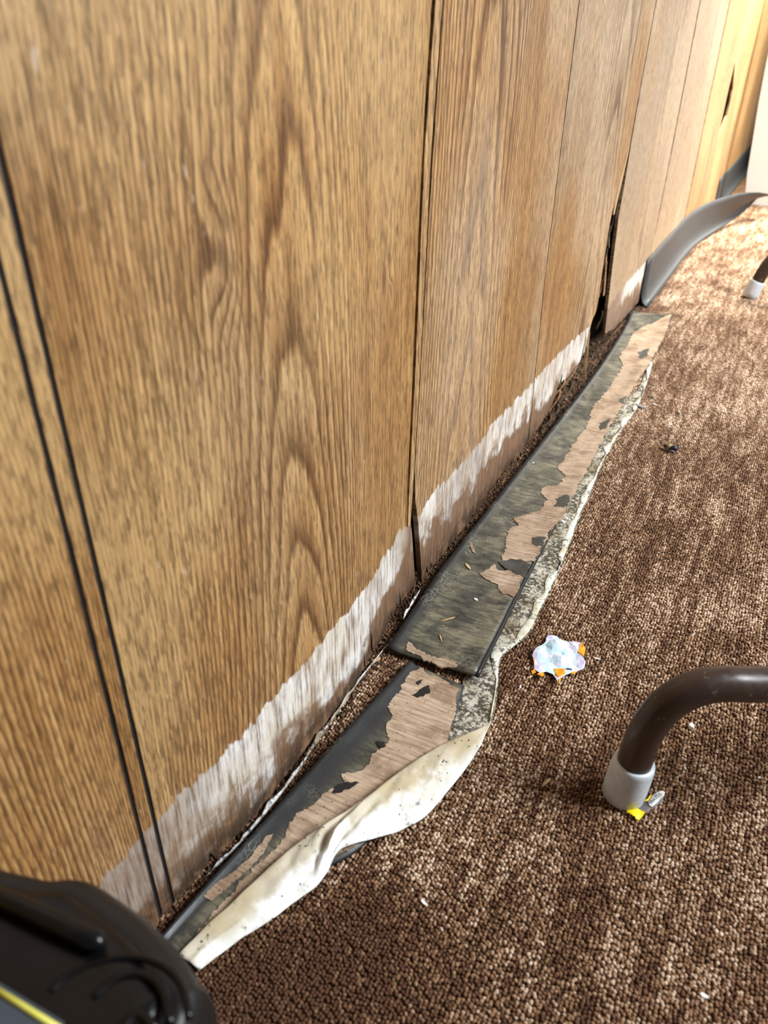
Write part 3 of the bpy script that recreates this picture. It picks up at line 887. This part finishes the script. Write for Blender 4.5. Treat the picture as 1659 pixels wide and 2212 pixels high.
wall_paper([(445, 1893, .004), (500, 1842, .004), (560, 1775, .004), (610, 1712, .005), (655, 1650, .006), (700, 1582, .006), (740, 1525, .005), (785, 1460, .005), (838, 1392, .005)], .006, 3, 'long white paper edge along the foot of the wall beside the near strip')
wall_paper([(872, 1337, .008), (885, 1315, .009), (897, 1295, .010), (908, 1274, .011)], .005, 5, 'short white paper scrap at the foot of the joint by the far strip end')

# ------------------------------------------------------------------ rotten crumbs between wall and strips
rc = random.Random(5); vs = []; fc = []
for k in range(2600):
    y = rc.uniform(.21, 1.74); xr = interp([(.2, .010), (.35, .020), (.48, .020), (.55, .018), (.9, .012), (1.7, .012)], y)
    x = rc.uniform(-.030, xr); s_ = rc.uniform(.0006, .0022) * (1.4 if y > .9 else 1); z = PILE if x > .0 else .0005
    x = max(x, -.030 + s_)
    b0 = len(vs); a_ = rc.uniform(0, 3.1); e_ = rc.uniform(1, 2.6)
    for (dx, dy, dz) in ((1, 0, 0), (-.5, .86, 0), (-.5, -.86, 0), (0, 0, 1.1)):
        X_ = dx * s_ * e_; Y_ = dy * s_
        vs.append((x + X_ * math.cos(a_) - Y_ * math.sin(a_), y + X_ * math.sin(a_) + Y_ * math.cos(a_), z + dz * s_))
    fc += [(b0, b0 + 1, b0 + 2), (b0, b0 + 1, b0 + 3), (b0 + 1, b0 + 2, b0 + 3), (b0 + 2, b0, b0 + 3)]
t = NT('crumbs'); p = t.geo(); vr = t.noise(p, 260, 2, .6)
M['crumb'] = t.out(t.ramp(vr, [(.35, (.012, .007, .004)), (.55, (.07, .042, .02)), (.70, (.22, .13, .06)), (.88, (.4, .34, .28))]), .95)
cr = raw('rotten_crumbs', vs, fc, M['crumb'])
tag(cr, 'dark rotten wood crumbs scattered along the foot of the wall', 'debris', kind='stuff')


# ------------------------------------------------------------------ small things on the carpet
def place(name, u, v_, size, rz, mat, seed, label, cat, z=PILE, tilt=0.0, group=None):
    p_ = F(u, v_, z)
    return tag(chip(name, p_, size, rz, mat, seed, tilt), label, cat, group)


place('wood_chip', 812, 1426, (.0055, .0030, .0012), 1.2, M['tan_chip'], 1, 'pale tan wood chip by the near corner of the far strip', 'wood chip')
place('grey_flake', 1384, 880, (.011, .0055, .0015), -.1, M['grey_chip'], 2, 'grey flake sticking out from under the mouldy paper edge', 'flake', tilt=.12)
place('paper_fleck', 1415, 874, (.008, .0016, .0006), -.6, M['white_flake'], 3, 'slim white fleck right of the grey flake', 'fleck')
place('dark_flake', 1404, 858, (.008, .004, .001), -.2, M['dark_chip'], 4, 'dark flake behind the slim white fleck', 'flake')
place('dark_flake', 1463, 893, (.005, .004, .001), -.2, M['dark_chip'], 5, 'small dark flake behind the bee', 'flake')
place('white_crumb', 1448, 917, (.004, .0018, .001), .7, M['white_flake'], 6, 'small pale crumb between the bee and the small dark flake', 'crumb')
place('wood_sliver', 1179, 1692, (.0075, .0014, .0012), 1.2, M['tan_chip'], 7, 'thin wood sliver on the carpet left of the grey chair foot', 'wood sliver')
place('plastic_crumb', 1492, 1571, (.0032, .0036, .003), .4, M['white_flake'], 8, 'pale crumb on the carpet under the bent tube', 'crumb')
place('paper_fleck', 916, 1950, (.0034, .0014, .0006), -.5, M['white_flake'], 9, 'white fleck on dark carpet right of the folded paper', 'fleck')
place('white_crumb', 1124, 1484, (.0009, .0022, .0009), .1, M['white_flake'], 10, 'tiny white crumb left of the crumpled wrapper', 'crumb')
place('paper_fleck', 1290, 1423, (.0036, .0010, .0005), .15, M['white_flake'], 11, 'tiny white fleck right of the crumpled wrapper', 'fleck')
place('paper_fleck', 1520, 2150, (.003, .0016, .0006), .15, M['white_flake'], 12, 'white fleck on the nearest carpet at the lower right', 'fleck')
for k, (u, v_, s_) in enumerate(((1216, 1128, .0028), (1224, 1120, .0022), (1212, 1134, .0018), (1238, 1112, .0018), (1230, 1123, .0016))):
    place('white_crumb', u, v_, (s_, s_ * .7, s_ * .6), k * 1.1, M['white_flake'], 30 + k, ('largest' if k == 0 else 'second largest' if k == 1 else 'foremost' if k == 2 else 'rearmost' if k == 3 else 'smallest') + ' of the white crumbs clustered on the mouldy paper', 'crumb', z=.0056, group='white crumbs on the mouldy paper')
for k, (u, v_, s_, lab) in enumerate(((1028, 1296, .0028, 'white crumb lying on the near end of the far strip'), (1152, 1000, .0015, 'tiny white crumb lying midway along the far strip'))):
    q = F(u, v_, .009); place('white_crumb', u, v_, (s_, s_ * .7, s_ * .5), k, M['white_flake'], 40 + k, lab, 'crumb', z=h_far(q.x, q.y) + .0003)
for k, (u, v_, s_, a_, lab) in enumerate(((968, 1338, .010, .9, 'longer straw-coloured splinter lying on the far strip'), (952, 1378, .006, 2.2, 'short straw-coloured splinter near the end of the far strip'), (1011, 1224, .007, 2.4, 'brown splinter lying on the far strip beside its scratches'))):
    q = F(u, v_, .009); place('wood_sliver', u, v_, (s_, .0009 if k < 2 else .002, .0008), a_, M['tan_chip'], 50 + k, lab, 'wood sliver', z=h_far(q.x, q.y) + .0004)
for k, (u, v_, lab) in enumerate(((1290, 1190, 'tiny white crumb on carpet right of the mouldy paper'), (1340, 998, 'tiny white crumb left of the dead bee'), (1403, 1026, 'tiny white crumb in front of the dead bee'), (1338, 1203, 'tiny white crumb midway between the bee and the crumpled wrapper'),
                                     (1640, 1680, 'tiny white crumb right of the bent tube near the picture edge'), (1480, 1660, 'tiny white crumb between the bent tube and the torn wrapper'), (1585, 1425, 'tiny white crumb just behind the bent tube'))):
    place('white_crumb', u, v_, (.0014, .0010, .0009), k, M['white_flake'], 60 + k, lab, 'crumb')

# crumpled wrapper
t = NT('wrapper_white'); p = t.geo(); a = t.noise(p, 60, 3, .6)
M['wrapper'] = t.out(t.mix(t.mr(a, .4, .6), (.50, .70, .82), (.60, .58, .78)), .32, spec=.5)


def hw(x, y):
    d_ = abs(nz(x * 60, y * 60, 1, 3)) * .0070 + abs(nz(x * 190, y * 190, 1, 5)) * .0016
    return PILE + .0018 + d_


wr = empty('crumpled_wrapper', F(1205, 1425, PILE))
ow = [(1183, 1375), (1203, 1376), (1216, 1386), (1240, 1387), (1254, 1390), (1262, 1402), (1258, 1420), (1264, 1432), (1262, 1445), (1248, 1450), (1232, 1455), (1220, 1460), (1212, 1468), (1207, 1477), (1203, 1474), (1194, 1457), (1180, 1451), (1166, 1455), (1154, 1446), (1154, 1425), (1149, 1416), (1158, 1402), (1178, 1389), (1179, 1382)]
w1 = sheet('foil_sheet', jag([F(u, v_, .005) for u, v_ in ow], .004, .0002, 4), hw, .0004, M['wrapper'], None, .0032)
parts = [w1]
for i, poly in enumerate((((1257, 1388), (1265, 1400), (1261, 1420), (1248, 1408), (1252, 1396)), ((1197, 1443), (1220, 1445), (1221, 1456), (1206, 1464), (1201, 1456)), ((1148, 1447), (1154, 1445), (1158, 1452), (1150, 1455)),
                          ((1160, 1455), (1172, 1452), (1176, 1455), (1171, 1461)), ((1236, 1451), (1247, 1450), (1240, 1455), (1235, 1455)), ((1207, 1470), (1213, 1465), (1210, 1474), (1207, 1477)), ((1152, 1420), (1156, 1428), (1154, 1431)))):
    parts.append(sheet('orange_patch', [F(u, v_, .0062) for u, v_ in poly], lambda x, y: hw(x, y) + .0007, .0009, M['orange'], None, .0022))
parts.append(sheet('ink_mark', [F(u, v_, .0062) for u, v_ in ((1224, 1444), (1234, 1446), (1235, 1448), (1223, 1446))], lambda x, y: hw(x, y) + .0007, .0008, M['ink'], None, .002))
adopt(wr, w1)
for o_ in parts[1:]: o_.parent = w1
tag(wr, 'crumpled white wrapper scrap with orange corners lying on the carpet', 'wrapper')

# torn clear wrapper with yellow end by the chair foot
t = NT('clear_film'); p = t.geo()
M['film'] = t.out((.75, .76, .78), .12, spec=.6, Transmission_Weight=.8, Alpha=.55)
tw = empty('torn_wrapper', F(1385, 1745, PILE))
hz = lambda x, y: PILE + .0016 + .0022 * abs(nz(x * 90, y * 90, 1, 2))
y1 = sheet('yellow_end', [F(u, v_, .004) for u, v_ in ((1368, 1744), (1381, 1750), (1393, 1757), (1388, 1764), (1380, 1773), (1376, 1771), (1373, 1771), (1371, 1766), (1367, 1765), (1364, 1761), (1361, 1761), (1359, 1757), (1355, 1757), (1354, 1753), (1360, 1748))], lambda x, y: hz(x, y) + .0004, .0005, M['yellow'], None, .003)
f1 = sheet('clear_film', [F(u, v_, .004) for u, v_ in ((1372, 1743), (1383, 1733), (1394, 1727), (1405, 1722), (1412, 1716), (1428, 1710), (1435, 1712), (1434, 1722), (1432, 1732), (1420, 1740), (1406, 1749), (1393, 1757), (1380, 1750))], hz, .0003, M['film'], None, .003)
lb = sheet('white_label', [F(u, v_, .005) for u, v_ in ((1400, 1733), (1409, 1721), (1421, 1712), (1431, 1708), (1437, 1712), (1432, 1722), (1421, 1733), (1409, 1743), (1404, 1741))], lambda x, y: hz(x, y) + .0008, .0004, M['white_flake'], None, .003)
ye = sheet('yellow_sliver', [F(u, v_, .005) for u, v_ in ((1393, 1729), (1398, 1727), (1405, 1718), (1407, 1720), (1400, 1731), (1394, 1731))], lambda x, y: hz(x, y) + .0009, .0004, M['yellow'], None, .003)
cu = bpy.data.curves.new('lettering', 'FONT'); cu.body = 'WATER'; cu.size = 1; cu.extrude = .02; cu.space_character = .95
tmp = bpy.data.objects.new('tmp_text', cu); COL.objects.link(tmp)
bpy.context.view_layer.update()
tm = bpy.data.meshes.new_from_object(tmp.evaluated_get(bpy.context.evaluated_depsgraph_get()))
bpy.data.objects.remove(tmp)
pa = F(1407, 1738, .0075); pb = F(1431, 1716, .0075)
tm.name = 'lettering'
wdt = max(v.co.x for v in tm.vertices); sc_ = (pb - pa).length / wdt
ang = math.atan2(pb.y - pa.y, pb.x - pa.x)
tm.transform(Matrix.Translation((pa.x, pa.y, PILE + .0048)) @ Matrix.Rotation(ang, 4, 'Z') @ Matrix.Scale(sc_, 4))
tm.materials.clear()
tx = link('lettering', tm, M['ink'])
adopt(tw, y1, f1, lb, ye)
tx.parent = lb
tag(tw, 'small torn clear wrapper with yellow zigzag end beside the grey chair foot', 'wrapper')

# dead bee
bp = F(1447, 973, PILE)
bee = empty('dead_bee', bp)
t = NT('bee_body'); ob = t.obj(); bx_ = t.sep(ob)[0]; fz = t.noise(ob, 900, 2, .6)
cc = t.ramp(t.mr(bx_, -.011, .011, 0, 1, False), [(0, (.006, .006, .008)), (.26, (.008, .008, .008)), (.30, (.26, .21, .08)), (.50, (.30, .25, .11)), (.54, (.006, .006, .009)), (1, (.006, .007, .014))])
t.bump(fz, .5, .001); M['bee'] = t.out(cc, .35)
prof = [(-.0108, .0004), (-.0100, .0020), (-.0085, .0029), (-.0068, .0026), (-.0058, .0019), (-.0048, .0030), (-.0030, .0042), (-.0010, .0045), (.0006, .0036), (.0014, .0026), (.0024, .0040), (.0045, .0052), (.0068, .0050), (.0088, .0036), (.0100, .0018), (.0106, .0004)]
bb_ = sweep('bee_body', [Vector((x, .0004 * math.sin(x * 400), .0048 + (.0006 if -.006 < x < .002 else 0))) for x, r_ in prof], [r_ for x, r_ in prof], M['bee'], seg=16)
bps = [bb_]
for k, (a_, L, sx) in enumerate(((-.62, .0125, .001), (-.95, .0095, .0005))):
    ol = []
    for q in range(14):
        th_ = 2 * math.pi * q / 14; lx = (math.cos(th_) * .5 + .5) * L; ly = math.sin(th_) * L * .17 * (.45 + .75 * lx / L)
        ol.append(Vector((sx + lx * math.cos(a_) - ly * math.sin(a_), -.003 + lx * math.sin(a_) + ly * math.cos(a_))))
    bps.append(sheet('wing', ol, lambda x, y, k=k: .0044 - .0012 * k + .10 * (-y - .003) * .5, .0002, M['bee_wing'], None, .002))
for k in range(6):
    s_ = -1 if k < 3 else 1; x0 = -.004 + .0022 * (k % 3); sp_ = (-.5, .1, .8)[k % 3]
    bps.append(sweep('leg', [Vector((x0, s_ * .003, .003)), Vector((x0 + sp_ * .003, s_ * .0058, .0042)), Vector((x0 + sp_ * .006, s_ * .0078, .0016)), Vector((x0 + sp_ * .009, s_ * .0088, .0004))], [.0005, .0005, .0004, .0002], M['black_matte'], seg=6))
for o_ in bps: o_.parent = bee
bee.rotation_euler = (0, 0, -.25)
tag(bee, 'dead black and yellow bee lying on the carpet', 'bee')


def rbox(cx, cy, hx, hy, r_, n=8):
    pts = []
    for (sx, sy, a0) in ((1, 1, 0), (-1, 1, 90), (-1, -1, 180), (1, -1, 270)):
        for k in range(n + 1):
            a = math.radians(a0 + 90 * k / n)
            pts.append(Vector((cx + sx * (hx - r_) + r_ * math.cos(a), cy + sy * (hy - r_) + r_ * math.sin(a))))
    return pts


def loft(name, layers, mat, parent=None):
    vs = []; m = len(layers[0][0])
    for pts, z in layers: vs += [(p_.x, p_.y, z) for p_ in pts]
    fc = []
    for i in range(len(layers) - 1):
        for k in range(m): fc.append((i * m + k, i * m + (k + 1) % m, (i + 1) * m + (k + 1) % m, (i + 1) * m + k))
    fc.append(tuple(range(m))); fc.append(tuple((len(layers) - 1) * m + k for k in range(m)))
    return raw(name, vs, fc, mat, parent, True)


def inset(pts, c, d_):
    out = []
    for p_ in pts:
        v_ = p_ - c; L = v_.length
        out.append(c + v_ * max(.05, (L - d_) / L))
    return out


# ------------------------------------------------------------------ tubular legs
def leg_frame(name, path, r_t, label, group=None):
    root = empty(name, (path[0].x, path[0].y, PILE))
    c_ = bez(path, 8)
    tb = sweep('tube', c_, r_t, M['tube'], seg=28)
    ps = [tb]
    for end in (0, 1):
        p0 = c_[0] if end == 0 else c_[-1]; p1 = c_[3] if end == 0 else c_[-4]
        ax = (p1 - p0).normalized()
        prof_ = [(0.000, r_t * .3), (.000, r_t * 1.10), (.0012, r_t * 1.25), (.012, r_t * 1.28), (.034, r_t * 1.24), (.0375, r_t * 1.20), (.0385, r_t * 1.12), (.0380, r_t * 1.04), (.034, r_t * 1.01)]
        base = Vector((p0.x, p0.y, PILE + .0003))
        ps.append(sweep('foot_cap', [base + ax * s_ for s_, _ in prof_], [q for _, q in prof_], M['cap_grey'], seg=32))
    adopt(root, ps[0])
    ps[1].parent = ps[0]; ps[2].parent = ps[0]
    return tag(root, label, 'chair', group)


az = math.radians(30); foot = F(1345, 1714, .004)
cl = [(1367, 1655), (1387, 1597), (1414, 1552), (1452, 1513), (1502, 1488), (1560, 1477), (1659, 1478)]
pth = [foot] + [V(u, v_, foot, az) for u, v_ in cl]
dirv = Vector((math.cos(az), math.sin(az), 0))
zt = pth[-1].z
end = pth[-1]
print('leg path', [tuple(round(q, 3) for q in p_) for p_ in pth])
half = [((p_ - foot).dot(dirv), p_.z) for p_ in pth]
s_end = half[-1][0] + .22
full = [foot + dirv * s_ + Vector((0, 0, z - foot.z)) for s_, z in half]
full += [foot + dirv * (half[-1][0] + .11) + Vector((0, 0, zt - foot.z))]
full += [foot + dirv * (s_end + half[-1][0] - s_) + Vector((0, 0, z - foot.z)) for s_, z in reversed(half)]
leg_frame('tubular_chair', full, .0128, 'near tubular chair, bent brown leg with light grey foot cap beside the torn yellow wrapper')
foot2 = F(1618, 640, .004); d2 = Vector((math.cos(.2), math.sin(.2), 0))
full2 = [foot2 + d2 * ((p_ - foot).dot(dirv) + .22 * (p_.z - foot.z) * (1 if i < 8 else 0)) + Vector((0, 0, p_.z - foot.z)) for i, p_ in enumerate(full)]
leg_frame('tubular_chair', full2, .0138, 'distant tubular chair, only a dark leg with grey foot cap showing on bright carpet')


# ------------------------------------------------------------------ black machine in the near corner
mc = Vector((.079, .010)); hx, hy = .066, .108
HT = .196
oc = [(-60, 1862), (0, 1880), (70, 1896), (130, 1908), (200, 1908), (280, 1957), (340, 2002), (400, 2062), (440, 2128), (452, 2190)]
fpt = [F(u, v_, HT - .014) for u, v_ in oc]
fpt = [Vector((p_.x, p_.y, 0)) for p_ in fpt]
fpt += [Vector((.150, .045, 0)), Vector((.150, -.03, 0)), Vector((.140, -.085, 0)), Vector((.10, -.10, 0)), Vector((.05, -.10, 0)), Vector((.018, -.085, 0)), Vector((.014, -.02, 0)), Vector((.014, .06, 0))]
fp = [Vector((p_.x, p_.y)) for p_ in bez(fpt + [fpt[0]], 4)][:-1]
print('case', [(round(p_.x, 3), round(p_.y, 3)) for p_ in fpt])
mach = empty('equipment_case', (mc.x, mc.y, PILE))
body = loft('case_body', [(inset(fp, mc, .006), PILE + .0002), (inset(fp, mc, .001), .010), (fp, .02), (fp, HT - .030), (inset(fp, mc, .0004), HT - .020), (inset(fp, mc, .002), HT - .010), (inset(fp, mc, .006), HT - .003), (inset(fp, mc, .010), HT - .0005), (inset(fp, mc, .0135), HT - .001)], M['black_matte'])
lid = loft('lid', [(inset(fp, mc, .0145), HT - .006), (inset(fp, mc, .0150), HT + .002), (inset(fp, mc, .017), HT + .0065), (inset(fp, mc, .022), HT + .0085), (inset(fp, mc, .03), HT + .009)], M['black_plastic'])
ZT = HT + .009
r0, r1 = F(58, 1965, ZT + .004), F(212, 2036, ZT + .004)
rid = sweep('grip_ridge', [r0 + (r0 - r1) * .9, r0, r0.lerp(r1, .5), r1, r1 + (r1 - r0).normalized() * .003], [.0035, .0040, .0042, .0040, .0015], M['black_plastic'], seg=14)
arcs = []
for wv, tr in ((.0016, [(108, 2142), (150, 2106), (215, 2076), (290, 2066), (350, 2084), (392, 2128), (408, 2200)]), (.0018, [(200, 2155), (255, 2112), (310, 2104), (350, 2136), (368, 2212)]), (.002, [(262, 2222), (300, 2190), (335, 2222)])):
    arcs.append(sweep('curved_rib', bez([F(u, v_, ZT) - Vector((0, 0, .0006)) for u, v_ in tr], 6), wv, M['black_plastic'], seg=10))
q0, q1, q2, q3 = F(-60, 2090, ZT), F(140, 2212, ZT), F(120, 2330, ZT), F(-160, 2200, ZT)
pl = sheet('label_plate', [q0, q1, q2, q3], lambda x, y: ZT + .0016, .0030, M['panel_blue'], None, .02)
e0, e1 = F(-40, 2118, ZT + .002), F(128, 2222, ZT + .002)
yl_ = sweep('yellow_line', [e0, e0.lerp(e1, .5), e1], .0011, M['yellow_line'], seg=8)
adopt(mach, body, lid, pl)
for o_ in (rid, *arcs): o_.parent = lid
yl_.parent = pl
tag(mach, 'black rounded plastic equipment case with a thin yellow line, blurred in the near corner', 'case')
